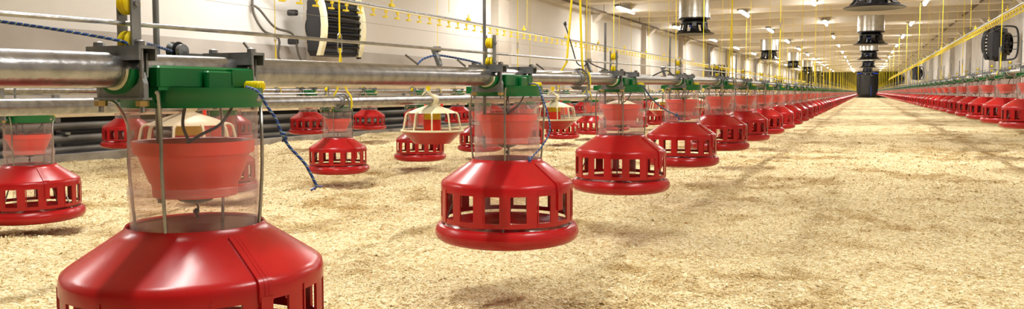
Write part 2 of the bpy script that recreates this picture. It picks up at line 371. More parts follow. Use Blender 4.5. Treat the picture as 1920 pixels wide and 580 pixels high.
# ------------------------------------------------------------------ lamps
def make_lamp():
    t = empty('ceiling_lamp')
    MB().box((0, 0, .05), (.14, 1.55, .05), bev=.01).build('housing', GALVD, t)
    MB().lathe([(0, -.75), (.03, -.74), (.034, -.7), (.034, .7), (.03, .74), (0, .75)], 12, axis='y').build('tube', GLOW, t)
    for s in (-1, 1): MB().tube([(0, s * .5, .07), (0, s * .5, .16)], .008, 6).build('hanger', GALVD, t)
    return t
lp = make_lamp(); rown = {-5.5: 'row nearest the left wall', -2.93: 'second row from the left wall', -1.13: 'third row from the left wall', 1.2: 'row nearest the right wall'}
ORD = ['first', 'second', 'third', 'fourth', 'fifth', 'sixth', 'seventh', 'eighth', 'ninth', 'tenth', 'eleventh', 'twelfth', 'thirteenth', 'fourteenth', 'fifteenth', 'sixteenth', 'seventeenth', 'eighteenth', 'nineteenth', 'twentieth']
cnt = {}
for i, (x, y) in enumerate(LAMP_SPOTS):
    o = lp if i == 0 else copy_tree(lp); o.location = (x, y, CEIL - .17)
    vis = y > 17.0
    if vis: cnt[x] = cnt.get(x, 0) + 1
    if vis and cnt[x] <= 5: lab = 'lit tube lamp, %s visible from the camera in the %s' % (ORD[cnt[x] - 1], rown[x]); g = 'tube lamps under the ceiling'
    elif vis: lab = 'lit ceiling tube lamp far down the hall in the %s' % rown[x]; g = 'far tube lamps, ' + rown[x]
    else: lab = 'lit ceiling tube lamp above the camera in the %s' % rown[x]; g = 'overhead tube lamps, ' + rown[x]
    tag(o, lab, 'lamp', g)
    area('lamp_light', (x, y, CEIL - .215), .08, 1.45, LAMP_POWER, LAMP_COLOR)

# ------------------------------------------------------------------ feeder
def ring_wall(prof, nseg, open_fn, th, mi=0):
    """profile of (r,z); cells where open_fn(k,i) is true are left out; gives a shell with real thickness"""
    mb = MB(); K = len(prof); inner = [(r - th, z) if k else (r - th * .5, z - th * .6) for k, (r, z) in enumerate(prof)]
    vs = []
    for P in (prof, inner):
        for r, z in P:
            for i in range(nseg): a = 2 * PI * i / nseg; vs.append((r * math.cos(a), r * math.sin(a), z))
    off = K * nseg; fs = []
    solid = lambda k, i: 0 <= k < K - 1 and not open_fn(k, i % nseg)
    for k in range(K - 1):
        for i in range(nseg):
            if not solid(k, i): continue
            j = (i + 1) % nseg; a, b, c, d = k * nseg + i, k * nseg + j, (k + 1) * nseg + j, (k + 1) * nseg + i
            fs.append((a, d, c, b)); fs.append((a + off, b + off, c + off, d + off))
            if not solid(k - 1, i): fs.append((a, b, b + off, a + off))
            if not solid(k + 1, i): fs.append((d, d + off, c + off, c))
            if not solid(k, i - 1): fs.append((a, a + off, d + off, d))
            if not solid(k, i + 1): fs.append((b, c, c + off, b + off))
    mb.add(vs, fs, mi, True); return mb
PC = 0.42        # pipe centre above the feeder's base
PR = 0.0222
def cover_mb(lod):
    nb = 16; sub = 5 if lod == 0 else 4; n = nb * sub
    prof = [(.0925, .206), (.0955, .200), (.104, .194), (.166, .152), (.1735, .146), (.1755, .138), (.1755, .122), (.1755, .055), (.1755, .043)]
    if lod: prof = [(.0945, .204), (.168, .150), (.1755, .138), (.1755, .122), (.1755, .055), (.1755, .043)]
    wk = 7 - 1 + 0 if lod == 0 else 3
    if lod == 0: wk = 6
    op = (lambda k, i: k == wk and 1 <= (i % sub) <= 3) if lod == 0 else (lambda k, i: k == wk and (i % sub) < 2)
    mb = ring_wall(prof, n, op, .004)
    if lod == 0:
        a = R(-17)
        def P(r, z, da): return (r * math.cos(a + da / r), r * math.sin(a + da / r), z)
        for da, wd in ((-.0065, .0035), (.0065, .0035), (0, .0025)):
            pr = [(.104, .196), (.166, .154), (.1745, .148), (.1775, .139), (.1775, .120)]
            vs = []
            for r, z in pr: vs += [P(r + .0015, z + .0015, da - wd), P(r + .0015, z + .0015, da + wd), P(r - .003, z - .003, da - wd), P(r - .003, z - .003, da + wd)]
            fs = []
            for k in range(len(pr) - 1):
                b = k * 4; fs += [(b, b + 1, b + 5, b + 4), (b, b + 4, b + 6, b + 2), (b + 1, b + 3, b + 7, b + 5)]
            mb.add(vs, fs, 0, False)
        Mz = Matrix.Rotation(a, 3, 'Z'); mb.box(Mz @ Vector((.1775, 0, .105)), (.005, .017, .045), rot=Mz)
        # faint moulded ridges between the windows
        for q in range(8):
            aa = R(-17) + 2 * PI * (q + .5) / 8; Mq = Matrix.Rotation(aa, 3, 'Z')
            mb.box(Mq @ Vector((.175, 0, .088)), (.004, .003, .085), rot=Mq)
    return mb
def pan_mb(n=56):
    return MB().lathe([(0, .030), (.03, .024), (.06, .010), (.135, .006), (.160, .022), (.168, .031), (.175, .035), (.184, .032), (.1905, .022), (.192, .010), (.188, -.001), (.178, -.009), (.155, -.015), (.12, -.018), (.05, -.018), (0, -.016)], n)
def head_mb():
    mb = MB()
    mb.lathe([(.084, .370), (.0935, .370), (.0935, .384), (.0945, .386), (.0945, .397), (.0, .397)], 48)
    for sx in (-1, 1): mb.box((sx * .0345, -.012, .4105), (.018, .176, .030), bev=.003)
    mb.box((0, -.012, .3955), (.086, .176, .004))
    mb.box((.047, .0, .407), (.012, .05, .026), bev=.002)                 # latch on the aisle side
    mb.box((.049, .022, .412), (.010, .006, .022))
    mb.box((-.09, -.03, .386), (.016, .03, .018)); mb.box((0, .091, .386), (.03, .012, .018)); mb.box((.02, -.094, .386), (.03, .010, .018))
    # half-round saddle under the pipe at the front end
    mb.lathe([(PR + .0045, -.004), (PR + .0095, -.004), (PR + .0095, .022), (PR + .0045, .022)], 24, 0, (0, -.126, PC), R(180), R(360), True, 'y')
    return mb
def clamp_mb():
    mb = MB()
    mb.box((0, 0, .4475), (.094, .026, .004)); mb.box((0, -.0125, .440), (.094, .003, .018)); mb.box((0, .0125, .440), (.094, .003, .018))
    mb.prism([(-.042, .402), (-.042, .382), (.042, .382), (.042, .402), (.037, .416), (.030, .402), (.012, .3905), (-.012, .3905), (-.030, .402), (-.037, .416)], -.0035, .0035)
    mb.box((0, 0, .3825), (.088, .014, .003))
    mb.box((.030, .008, .425), (.012, .003, .03)); return mb
def bolt_mb():
    mb = MB(); mb.lathe([(0, .365), (.0032, .365), (.0032, .452), (.0, .452)], 10)
    mb.lathe([(0, .4495), (.007, .4495), (.007, .455), (0, .457)], 6, smooth=False); return mb
def nut_mb():
    return MB().lathe([(.0, .373), (.008, .373), (.008, .380), (.0, .380)], 6, smooth=False)
LEGS = [((.044, -.104, .386), -69), ((.046, .082, .388), 21), ((-.044, .082, .385), 111), ((-.044, -.112, .376), 201)]
def leg_mb(top, ang, n=8):
    a = R(ang); x, y = .0905 * math.cos(a), .0905 * math.sin(a); t = Vector(top)
    ax, ay = .097 * math.cos(a), .097 * math.sin(a)
    return MB().tube(smooth_path([t + Vector((0, 0, .004)), t + Vector(((ax - t.x) * .45, (ay - t.y) * .45, .001)), (ax, ay, .345), (ax, ay, .29), (x * 1.03, y * 1.03, .23), (x, y, .20), (x * 1.02, y * 1.02, .17), (x * 1.5, y * 1.5, .10), (x * 1.84, y * 1.84, .03)], 4), .0024, n)
def hopper_mb(n=40):
    return MB().lathe([(.079, .322), (.0815, .323), (.0805, .306), (.0745, .303), (.061, .266), (.0575, .262), (.0565, .245), (.053, .245), (.056, .266), (.070, .304), (.079, .322)], n)
def feeder_full():
    t = empty('pan_feeder')
    pan = pan_mb().build('feed_pan', RED, t)
    cover_mb(0).build('pan_cover', RED, t)
    MB().lathe([(.0865, .372), (.0865, .262), (.0870, .250), (.0865, .22), (.0865, .190), (.0855, .190), (.0850, .25), (.0850, .372)], 64).build('clear_tube', CLEAR, t)
    MB().lathe([(.0872, .262), (.0885, .260), (.0885, .242), (.0872, .240)], 64).lathe([(.0875, .2528), (.0895, .2518), (.0875, .2508)], 64).build('tube_band', CLEARB, t)
    MB().lathe([(.06, .150), (.06, .05), (.058, .05)], 32).build('inner_sleeve', CLEAR, t)
    hp = hopper_mb().build('hopper', ORANGE, t)
    MB().lathe([(.030, .248), (.029, .243), (.022, .237), (.010, .233), (0, .232)], 24).build('valve_dome', BLACK, hp)
    MB().tube(smooth_path([(0, 0, .234), (.004, 0, .226), (-.002, .002, .220), (.003, 0, .212)], 3), .0016, 6).lathe([(0, .226), (.0045, .223), (.004, .219), (0, .216)], 8).build('knotted_cord', CORD, hp)
    for pts in ([(.02, -.035, .372), (.01, -.03, .345), (.012, -.02, .32)], [(.03, .045, .372), (.02, .03, .345), (.01, .0, .33), (.0, -.015, .318)]):
        MB().tube(smooth_path(pts), .0022, 6).build('cord', CORD, t)
    hd = head_mb().build('head', GREEN, t)
    MB().lathe([(PR + .0005, -.002), (PR + .0045, -.002), (PR + .0045, .006), (PR + .0005, .006)], 24, 0, (0, -.129, PC), R(180), R(360), True, 'y').build('saddle_liner', CREAM, hd)
    cp = MB()
    prof = [(0, -.008)]; cp.lathe([(0, -.011), (.0125, -.011), (.0135, -.008), (.0135, .002), (.012, .004), (0, .004)], 20, 0, (.062, .055, .403), axis='z')
    for q in range(20):
        a = 2 * PI * q / 20; Mq = Matrix.Rotation(a, 3, 'Z'); cp.box(Vector((.062, .055, .3995)) + Mq @ Vector((.0135, 0, 0)), (.0022, .0018, .009), rot=Mq)
    cp.build('yellow_cap', YELLOW, hd)['label'] = 'ribbed yellow cap'
    MB().lathe([(0, .003), (.004, .002), (.005, 0)], 10, axis='x', c=(.0, 0, 0)).build('screw', GALV, hd, (.0935 * math.cos(R(20)), .0935 * math.sin(R(20)), .382))
    for y in (-.118, .080):
        c = clamp_mb().build('clamp_bracket', GALVD, t, (0, y, 0))
        for x in (-.037, .037):
            b = bolt_mb().build('bolt', GALV, c, (x, -.002, 0)); 
            nut_mb().build('nut', ZINC, c, (x, -.002, 0))
    for top, a in LEGS: leg_mb(top, a).build('support_wire', STEEL, t)
    MB().lathe([(.0045, .23), (.0045, .64), (.0035, .64), (.0035, .23)], 12, closed=True, c=(-.064, -.004, 0)).build('riser_rod', GALVD, t)
    pb = MB()
    for x in (-.011, .013): pb.box((x, -.106, .484), (.003, .014, .080))
    pb = pb.build('pulley_bracket', GALVD, t)
    for z in (PC + .050 - .014, PC + .050 + .034):
        mb = MB(); pr = []
        for q in range(3):
            x0 = -.0085 + q * .006; pr += [(.006, x0), (.0125, x0 + .0012), (.0138, x0 + .0028), (.0125, x0 + .0044), (.007, x0 + .006)]
        pr = [(0, -.0085)] + pr + [(0, .0095)]
        mb.lathe(pr, 20, axis='x', c=(.001, -.106, z)); r_ = mb.build('roller', YELLOW, pb)
        MB().lathe([(0, -.014), (.004, -.014), (.004, .018), (0, .018)], 8, axis='x', c=(0, -.106, z)).build('pin', GALV, pb)
    return t
def feeder_mid():
    t = empty('pan_feeder')
    pan_mb(28).build('feed_pan', RED, t); cover_mb(1).build('pan_cover', RED, t)
    MB().lathe([(.0865, .372), (.0865, .190)], 32).build('clear_tube', CLEARM, t)
    hp = hopper_mb(20).build('hopper', ORANGE, t)
    MB().lathe([(.030, .248), (.022, .237), (0, .232)], 12).build('valve_dome', BLACK, hp)
    MB().tube([(.03, .045, .372), (.02, .03, .345), (.0, -.015, .318)], .0022, 5).build('cord', CORD, t)
    hd = head_mb().build('head', GREEN, t)
    MB().cyl((.062, .055, .3995), .0135, .014, 10).build('yellow_cap', YELLOW, hd)
    for y in (-.118, .080): clamp_mb().build('clamp_bracket', GALVD, t, (0, y, 0))
    for top, a in LEGS: leg_mb(top, a, 5).build('support_wire', STEEL, t)
    MB().cyl((-.064, -.004, .435), .0045, .41, 8).build('riser_rod', GALVD, t)
    pb = MB()
    for x in (-.011, .013): pb.box((x, -.106, .484), (.003, .014, .080))
    pb = pb.build('pulley_bracket', GALVD, t)
    for z in (PC + .050 - .014, PC + .050 + .034):
        MB().lathe([(0, -.0085), (.013, -.008), (.009, 0), (.013, .008), (0, .009)], 10, axis='x', c=(0, -.106, z)).build('roller', YELLOW, pb)
    return t
def feeder_far():
    mb = MB()
    mb.lathe([(.0, .02), (.168, .031), (.186, .032), (.192, .010), (.178, -.009), (.12, -.018), (0, -.016)], 16, 0)
    c = cover_mb(1); mb.add(c.v, c.f, 0, True)
    mb.lathe([(.0865, .372), (.0865, .200)], 16, 1)
    mb.lathe([(.081, .320), (.074, .308), (.060, .270), (.056, .245), (0, .245)], 12, 2)
    mb.lathe([(0, .397), (.0945, .397), (.0925, .370)], 14, 3); mb.box((0, -.012, .410), (.086, .176, .030), 3)
    for y in (-.118, .080): mb.box((0, y, .43), (.10, .02, .04), 4)
    mb.cyl((-.064, -.004, .52), .0045, .24, 5, 4)
    for z in (.456, .504): mb.cyl((0, -.106, z), .012, .018, 6, 5, 'x')
    return mb.mesh('pan_feeder', [RED, CLEARM, ORANGE, GREEN, GALVD, YELLOW])
F0 = feeder_full(); F1 = feeder_mid(); F2 = feeder_far(); used = set()
def ordinal(n): return ORD[n] if n < len(ORD) else None
def prof1(y):      # height of the near left row above its nominal level, and its sideways drift
    t = min(max((y - .87) / 4.2, -.35), 1.0); return .040 * t if t < 1 else .040
def row1x(y): return -.87 + .045 * min(max((y - 3) / 5, 0), 1)
ROWS = {  # key: (x(y), base height(y), y0, step, count, n_full, n_mid, phrase, rotation)
    'near': (row1x, lambda y: H - .021 - .37 + prof1(y), .85, 1.08, 81, 7, 24, 'in the left row beside the aisle', 0),
    'right': (lambda y: 1.11, lambda y: H + .115 - .37, 6.94, 1.065, 77, 5, 22, 'in the right row beside the aisle', 0),
    'third': (lambda y: -3.0, lambda y: H - .118 - .37, 2.085, 1.003, 45, 5, 12, 'in the low row behind the cream-topped pans', 0),
    'wall': (lambda y: -5.1, lambda y: H - .035 - .37, 4.33, 1.07, 45, 6, 12, 'in the row closest to the left wall', 0)}
for key, (fx, fz, y0, st, n, nf, nm, phr, rz) in ROWS.items():
    for k in range(n):
        y = y0 + st * k
        if y > YE - 7: break
        src = 0 if k < nf else (1 if k < nf + nm else 2)
        if src == 2: o = link('pan_feeder', F2)
        else:
            S = (F0, F1)[src]
            o = S if src not in used else copy_tree(S); used.add(src)
        o.location = (fx(y), y, fz(y)); o.rotation_euler = (0, 0, rz)
        od = ordinal(k)
        if key == 'third' : od = ordinal(k)
        base = 'red pan feeder'
        if od: lab = '%s, %s from the camera %s' % (base, od, phr); g = 'red pan feeders ' + phr
        else: lab = '%s far down the hall %s' % (base, phr); g = 'far red pan feeders ' + phr
        tag(o, lab, 'feeder', g)
# feed pipes, with the thin tube above each
def pipe_run(name, fx, fz, r, y0, y1, label, dx=0.0, dz=0.0, m=GALV, step=1.08, n=20):
    ys_ = list(np.arange(y0, y1, step)) + [y1]
    o = MB().tube([(fx(y) + dx, y, fz(y) + dz) for y in ys_], r, n).build(name, m); tag(o, label, 'pipe'); return o
LBL = {'near': 'left row beside the aisle', 'right': 'right row beside the aisle', 'third': 'low row behind the cream-topped pans', 'wall': 'row closest to the left wall'}
for key, (fx, fz, *_r) in ROWS.items():
    yy0 = {'near': -1.5, 'right': 3.0, 'third': 0, 'wall': 1}[key]
    pipe_run('feed_pipe', fx, fz, PR, yy0, YE - 5.5, 'thick galvanised feed pipe carrying the ' + LBL[key], 0, PC)
    pipe_run('guide_tube', fx, fz, .003, yy0, YE - 5.5, 'thin steel tube above the feed pipe of the ' + LBL[key], .001, PC + .060, GALV, 1.08, 8)
pipe_run('feed_pipe', lambda y: -1.95, lambda y: H - .038, PR, -.5, YE - 1, 'thick galvanised pipe carrying the cream-topped pans')

# ------------------------------------------------------------------ cream-topped chick pans on the second pipe
def make_chick():
    t = empty('chick_pan')     # local base = bottom of the bowl, pipe centre at .215
    MB().lathe([(0, .004), (.085, .004), (.12, .032), (.146, .055), (.152, .060), (.149, .060), (.142, .054), (.116, .029), (.088, 0), (0, 0)], 48).build('bowl', RED, t)
    g = MB(); g.lathe([(.141, .061), (.155, .060), (.157, .064), (.155, .070), (.142, .069)], 48, closed=True)
    g.lathe([(.020, .190), (.030, .187), (.085, .168), (.112, .156), (.117, .150), (.110, .150), (.08, .160), (.02, .180)], 48)
    g = g.build('grille', CREAM, t)
    for q in range(10):
        a = 2 * PI * (q + .3) / 10; c, s = math.cos(a), math.sin(a)
        MB().tube(smooth_path([(r * c, r * s, z) for r, z in ((.106, .153), (.122, .151), (.132, .143), (.137, .125), (.143, .09), (.149, .066))], 3), .0042, 8).build('spoke', CREAM, g)
    MB().lathe([(.043, .02), (.043, .118)], 32).lathe([(.0, .118), (.043, .118)], 32).build('drum', ORANGE, t)
    MB().lathe([(.0425, .118), (.0425, .152)], 32).build('drum_top', YELLOW, t)
    MB().tube(smooth_path([(0, 0, .178), (.003, -.004, .195), (.010, -.016, .215), (.010, -.030, .235), (.004, -.036, .250), (.0, -.036, .262)], 5), [.028 - .019 * min(1, (q / 16)) ** .8 for q in range(26)], 16).lathe([(PR + .001, -.02), (PR + .006, -.018), (PR + .006, .018), (PR + .001, .02)], 24, 0, (0, 0, .215), axis='y').tube([(-.01, -.036, .258), (-.034, -.034, .24), (-.046, -.03, .222)], .004, 6).build('elbow', CREAM, t)
    MB().cyl((0, -.036, .270), .010, .022, 12).cyl((0, -.036, .285), .013, .010, 12).build('yellow_cap', YELLOW, t)
    for x, y in ((.035, .035), (-.05, .02)): MB().cyl((x, y, .188), .006, .016, 10).build('orange_plug', ORANGE, t)
    return t
cz = H - .038 - .215
pr_ = make_chick()
names = ['seen through the clear tube of the largest feeder', 'hanging between the two largest red feeders', 'just right of the second largest red feeder', 'behind the third red feeder of the aisle row', 'behind the fourth red feeder of the aisle row']
for k, y in enumerate([1.88, 3.43, 5.12] + [6.75 + 1.63 * q for q in range(20)]):
    o = pr_ if k == 0 else copy_tree(pr_); o.location = (-1.95, y, cz); o.rotation_euler = (0, 0, 0)
    tag(o, 'cream-spoked red pan %s' % (names[k] if k < 5 else 'far down the second pipe'), 'chick pan', 'cream-topped chick pans' if k < 5 else 'far cream-topped chick pans')

# ------------------------------------------------------------------ suspension cords
def make_susp(link_z, top, spread=0.0):
    """origin on the pipe centre; single rope from above to a link, two strands down to a hook round the pipe"""
    t = empty('suspension_cord')
    rp = MB().tube([(0, 0, link_z + .02), (0, 0, top)], .0036, 8).build('upper_rope', ROPEY, t)
    MB().tube([(.0, -.012, link_z + .03), (.0, -.014, link_z - .03), (.0, 0, link_z - .045), (.0, .014, link_z - .03), (.0, .012, link_z + .03), (.0, 0, link_z + .042), (.0, -.012, link_z + .03)], .003, 6).build('link', STEEL, t)
    MB().tube([(.004, 0, link_z - .02), (.0, -.018 - spread, .05), (-.026, -.02 - spread, .01), (-.026, -.018 - spread, -.03)], .0036, 8).build('strand', ROPEY, t)
    MB().tube(smooth_path([(-.002, 0, link_z - .02), (.004, .03, .06), (.026, .035, .02), (.030, .034, -.02), (.022, .025, -.034), (.012, .012, -.03)], 4), .0040, 8).build('strand', ROPEY, t)
    c = MB(); c.lathe([(PR + .0005, -.012), (PR + .004, -.010), (PR + .004, .010), (PR + .0005, .012)], 24, 0, (0, -.012, 0), axis='y')
    c.tube(smooth_path([(-.010, -.002, .028), (.012, .004, .030), (.030, .010, .012), (.034, .014, -.02), (.034, .016, -.04)], 4), .0035, 6)
    c.prism([(-.02, -.026), (.038, -.026), (.034, -.040), (-.01, -.036)], -.020, .010)
    c.build('pipe_clamp', GALVD, t)
    return t
def make_susp_far(top):
    return MB().tube([(0, 0, .0), (0, 0, top)], .0046, 5).tube([(.02, .02, -.02), (.004, 0, .5)], .0045, 4, caps=False).mesh('suspension_cord', ROPEY)
top_ = CEIL - .01
def susp_row(fx, fz, y0, n, phr, link_z=.22, step=3.12, nfull=4):
    far = None; proto = None
    for k in range(n):
        y = y0 + step * k
        if y > YE - 6: break
        h = fz(y) + PC
        if k < nfull:
            if proto is None: proto = make_susp(link_z, top_ - h, .09 if link_z > .6 else 0); o = proto
            else: o = copy_tree(proto)
            lab = 'yellow rope holding the %s, %s from the camera' % (phr, ORD[k]); g = 'yellow suspension ropes'
        else:
            if far is None: far = make_susp_far(top_ - h)
            o = link('suspension_cord', far); lab = 'yellow rope far along the hall holding the %s' % phr; g = 'far yellow ropes, ' + phr
        o.location = (fx(y), y, h); tag(o, lab, 'rope', g)
susp_row(ROWS['near'][0], ROWS['near'][1], 2.50, 28, LBL['near'], .62)
susp_row(ROWS['right'][0], ROWS['right'][1], 8.42, 28, LBL['right'], .22)
susp_row(lambda y: -1.95, lambda y: H - .038 - PC, 2.68, 28, 'row of cream-topped pans', .235)
susp_row(ROWS['third'][0], ROWS['third'][1], 6.9, 25, LBL['third'], .5, 3.12, 3)
susp_row(ROWS['wall'][0], ROWS['wall'][1], 6.0, 26, LBL['wall'], .5, 3.12, 3)

# ------------------------------------------------------------------ raised nipple drinker lines
def nipple_mb(s):
    mb = MB(); mb.box((0, 0, -.020), (.020, .030, .022), bev=.003); mb.cyl((0, 0, -.040), .005, .030, 8)
    mb.box((0, .004, -.052), (.008, .008, .030)); mb.box((s * .004, -.016, -.068), (.026, .055, .013)); return mb
def nipple_line(X, Z, y0, y1, side, s):
    t = tag(empty('nipple_drinker_line', (X, 0, Z)), 'raised drinker pipe with yellow nipples hanging along the %s side' % side, 'drinker line')
    MB().tube([(0, y0, 0), (0, (y0 + y1) / 2, 0), (0, y1, 0)], .010, 10).build('water_pipe', YELLOW if s < 0 else CREAM, t)
    MB().box((0, (y0 + y1) / 2, .020), (.024, y1 - y0, .014)).build('support_rail', GALV, t)
    MB().tube([(-.02, y0, -.14), (-.02, y1, -.14)], .0016, 5).build('shock_wire', STEEL, t)
    me = nipple_mb(s).mesh('nipple', YELLOW); rest = MB(); b = nipple_mb(s)
    n = int((y1 - y0) / .2)
    for k in range(n):
        y = y0 + .1 + k * .2
        if k < 100: link('nipple', me, t, (0, y, 0))
        else: rest.add([(v[0], v[1] + y, v[2]) for v in b.v], b.f, 0, False)
    rest.build('nipples', YELLOW, t)['kind'] = 'stuff'
    pk = MB().box((0, 0, .045), (.03, .07, .03), bev=.004).box((0, 0, .07), (.008, .02, .05)).mesh('rope_clip', YELLOW)
    for k in range(int((y1 - y0) / 1.55)): link('rope_clip', pk, t, (0, y0 + .7 + 1.55 * k, 0))
    first = None
    cm = MB().tube([(0, 0, .08), (0, 0, CEIL - .01 - Z)], .0030, 5).mesh('line_cord', ROPEY)
    for k in range(int((y1 - y0) / 2.1)):
        o = link('line_cord', cm, None, (X, y0 + .7 + 2.1 * k, Z))
        if k < 8: tag(o, 'thin yellow cord holding up the drinker line on the %s, %s from the camera' % (side, ORD[k]), 'cord', 'thin cords of the %s drinker line' % side)
        else: tag(o, 'thin yellow cord of the %s drinker line, far along the hall' % side, 'cord', 'far thin cords of the %s drinker line' % side)
nipple_line(-4.0, H + .75, 2.5, 62, 'left', 1)
nipple_line(1.55, H + .95, 6.0, 66, 'right', -1)

# ------------------------------------------------------------------ blue ropes
def P(px, py, z):      # a point at depth z along the lens axis, from where it shows in the photograph
    f = 28 / 36 * 1920; x = (px - 960) / f * z; yy = (290 - 25.9 - py) / f * z
    return cam.matrix_basis @ Vector((x, yy, -z))
def rope(name, pts, r, label, m=ROPEB, knots=(), fray=None):
    t = empty(name, tuple(pts[0])); o = Vector(pts[0])
    L = [Vector(p) - o for p in pts]
    MB().tube(smooth_path(L, 8), r, 8, uv=True).build('rope', m, t)
    for k in knots:
        kb = MB().tube(smooth_path([L[k] + Vector(d) * r for d in ((-1, 0, -3), (2, 1, -1), (1, -2, 1), (-2, 1, 1), (-1, 2, -1), (2, -1, 2), (0, 0, 3))], 4), r * .9, 7, uv=True)
        kb.build('knot', m, t)
    if fray is not None:
        e = L[fray]; fb = MB()
        for q in range(5):
            d = Vector((random.uniform(-4, 4), random.uniform(-4, 4), random.uniform(-4, 1))) * r; fb.tube([e, e + d], r * .45, 5)
        fb.build('frayed_end', [BLUEG], t)
    return tag(t, label, 'rope')
rope('blue_rope', [P(462, 163, 1.02), P(484, 172, 1.0), P(500, 198, 1.0), P(518, 225, 1.0), P(531, 257, 1.0), P(545, 278, 1.0), P(570, 305, 1.0), P(582, 325, 1.0), P(594, 350, 1.0)], .0018,
     'blue braided rope dangling from the yellow cap of the largest feeder, frayed at its end', knots=(4,), fray=8)
rope('blue_rope', [P(992, 157, 2.02), P(1008, 160, 1.99), P(1016, 180, 1.97), P(1027, 215, 1.96), P(1031, 245, 1.96), P(1018, 272, 1.95), P(1002, 290, 1.94), P(992, 300, 1.93)], .0019,
     'blue braided rope looping down the right side of the second feeder', knots=(7,), fray=7)
rope('blue_rope', [P(1197, 160, 3.0), P(1206, 163, 3.0), P(1222, 185, 3.05), P(1245, 205, 3.2), P(1268, 216, 3.5), P(1272, 222, 3.55)], .0028,
     'dark blue rope strung from the third feeder to the tube of the fourth', knots=(4,), fray=5)
rope('blue_rope', [P(-60, 30, .85), P(0, 40, .88), P(110, 56, .95), P(222, 76, 1.0), P(240, 84, 1.01)], .0019,
     'blue braided rope running above the thick pipe at the far left edge')
rope('blue_rope', [P(244, 70, 1.03), P(262, 78, 1.05), P(290, 86, 1.10), P(322, 96, 1.16)], .0020,
     'blue braided rope between the yellow rollers and the small black pulley')
rope('blue_rope', [P(782, 121, 1.78), P(795, 110, 1.80), P(820, 104, 1.83), P(850, 108, 1.87), P(880, 114, 1.91), P(902, 120, 1.94)], .0024,
     'blue rope arching over the pipe left of the second feeder')
rope('dark_rope', [P(1059, 45, 2.6), P(1064, 60, 2.6), P(1073, 90, 2.62), P(1082, 118, 2.64), P(1094, 124, 2.68), P(1104, 118, 2.7), P(1120, 125, 2.76), P(1140, 132, 2.84)], .0021,
     'dark rope hanging in the air right of the second feeder, knotted at top', m=CORD, knots=(0,))
rope('dark_rope', [P(1225, 142, 3.4), P(1240, 135, 3.45), P(1252, 133, 3.5), P(1262, 142, 3.6)], .003, 'short dark rope over the pipe before the fourth feeder', m=CORD)
# clips and the little pulley on the thin tube
for px, py, z, lab in ((819, 107, 1.83, 'second feeder'), (1104, 124, 2.70, 'third feeder'), (1244, 134, 3.48, 'fourth feeder')):
    p = P(px, py, z); t = empty('tube_clip', tuple(p)); Mr = Matrix.Rotation(R(-22), 3, 'Y')
    MB().box((0, 0, 0), (.012, .012, .046), rot=Mr, bev=.002).build('plate', GALVD, t)
    MB().cyl((0, 0, .018), .007, .016, 10, axis='x').build('screw', GALV, t)
    tag(t, 'small steel clip on the thin tube left of the %s' % lab, 'clip')
p = P(330, 96, 1.19); t = empty('small_pulley', tuple(p))
MB().lathe([(0, -.006), (.014, -.006), (.010, 0), (.014, .006), (0, .006)], 20, axis='x').build('wheel', BLACK, t)
MB().lathe([(0, .007), (.010, .009), (.010, .016), (0, .018)], 16, axis='x').box((.012, .015, -.006), (.004, .05, .006)).build('housing', GALVD, t)
tag(t, 'small black pulley on top of the thick pipe behind the largest feeder', 'pulley')
GT = bpy.data.objects['guide_tube']
for px0, py0, px1, py1, z in ((760, 103, 782, 120, 1.75), (857, 112, 873, 125, 1.88), (1005, 120, 1020, 131, 2.3), (457, 80, 468, 94, 1.28)):
    a = P(px0, py0, z); b = P(px1, py1, z); MB().tube([a, (a * .5 + b * .5), b], .0025, 6).build('wire_stay', STEEL, GT)

# ------------------------------------------------------------------ wall fan heaters
def make_heater(cream=True):
    t = empty('fan_heater')       # faces +Y, mounted at -X; origin at its centre
    b = MB(); b.prism([(-.26, -.36), (.26, -.36), (.30, -.30), (.30, .30), (.26, .36), (-.26, .36), (-.30, .30), (-.30, -.30)], -.20, .045)
    b.prism([(-.20, -.25), (.20, -.25), (.24, -.2), (.24, .2), (.20, .25), (-.20, .25), (-.24, .2), (-.24, -.2)], -.28, -.20)
    b.build('casing', BLACKM, t)
    for s in (-1, 1):
        f = MB(); pts = []
        for q in range(7):
            a = (q - 3) / 3; pts.append((s * (.315), .15 - .09 * a * a, a * .36))
        vs = []
        for x, y, z in pts: vs += [(x - .025, y + .01, z), (x + .025, y + .01, z), (x + .025, y - .06, z), (x - .025, y - .06, z)]
        fs = [(0, 1, 2, 3), (27, 26, 25, 24)]
        for k in range(6):
            for i in range(4): j = (i + 1) % 4; fs.append((k * 4 + i, k * 4 + 4 + i, k * 4 + 4 + j, k * 4 + j))
        f.add(vs, fs, 0, False); f.build('side_frame', CREAM if cream else BLACK, t)
    for k in range(9):
        z = -.31 + k * .0775; yy = .09 - .05 * ((k - 4) / 4) ** 2
        Mr = Matrix.Rotation(R(-32), 3, 'X'); MB().box((0, yy, z), (.58, .075, .008), rot=Mr).build('louvre', BLACKM, t)
    MB().lathe([(.20, -.285), (.215, -.29), (.215, -.34), (.2, -.34)], 32, closed=True, axis='y').lathe([(0, -.31), (.05, -.31), (.05, -.34), (0, -.345)], 16, axis='y').build('fan_ring', BLACK, t)
    for q in range(5):
        a = 2 * PI * q / 5; MB().tube([(.03 * math.cos(a), -.325, .03 * math.sin(a)), (.2 * math.cos(a), -.325, .2 * math.sin(a))], .008, 5).build('fan_guard', BLACK, t)
    br = MB(); br.box((-.36, -.08, .30), (.16, .04, .03)); br.box((-.36, -.08, -.30), (.16, .04, .03)); br.box((-.44, -.08, 0), (.03, .06, .75)); br.build('wall_bracket', BLACKM, t)
    return t
hn = ['nearest', 'second', 'farthest']
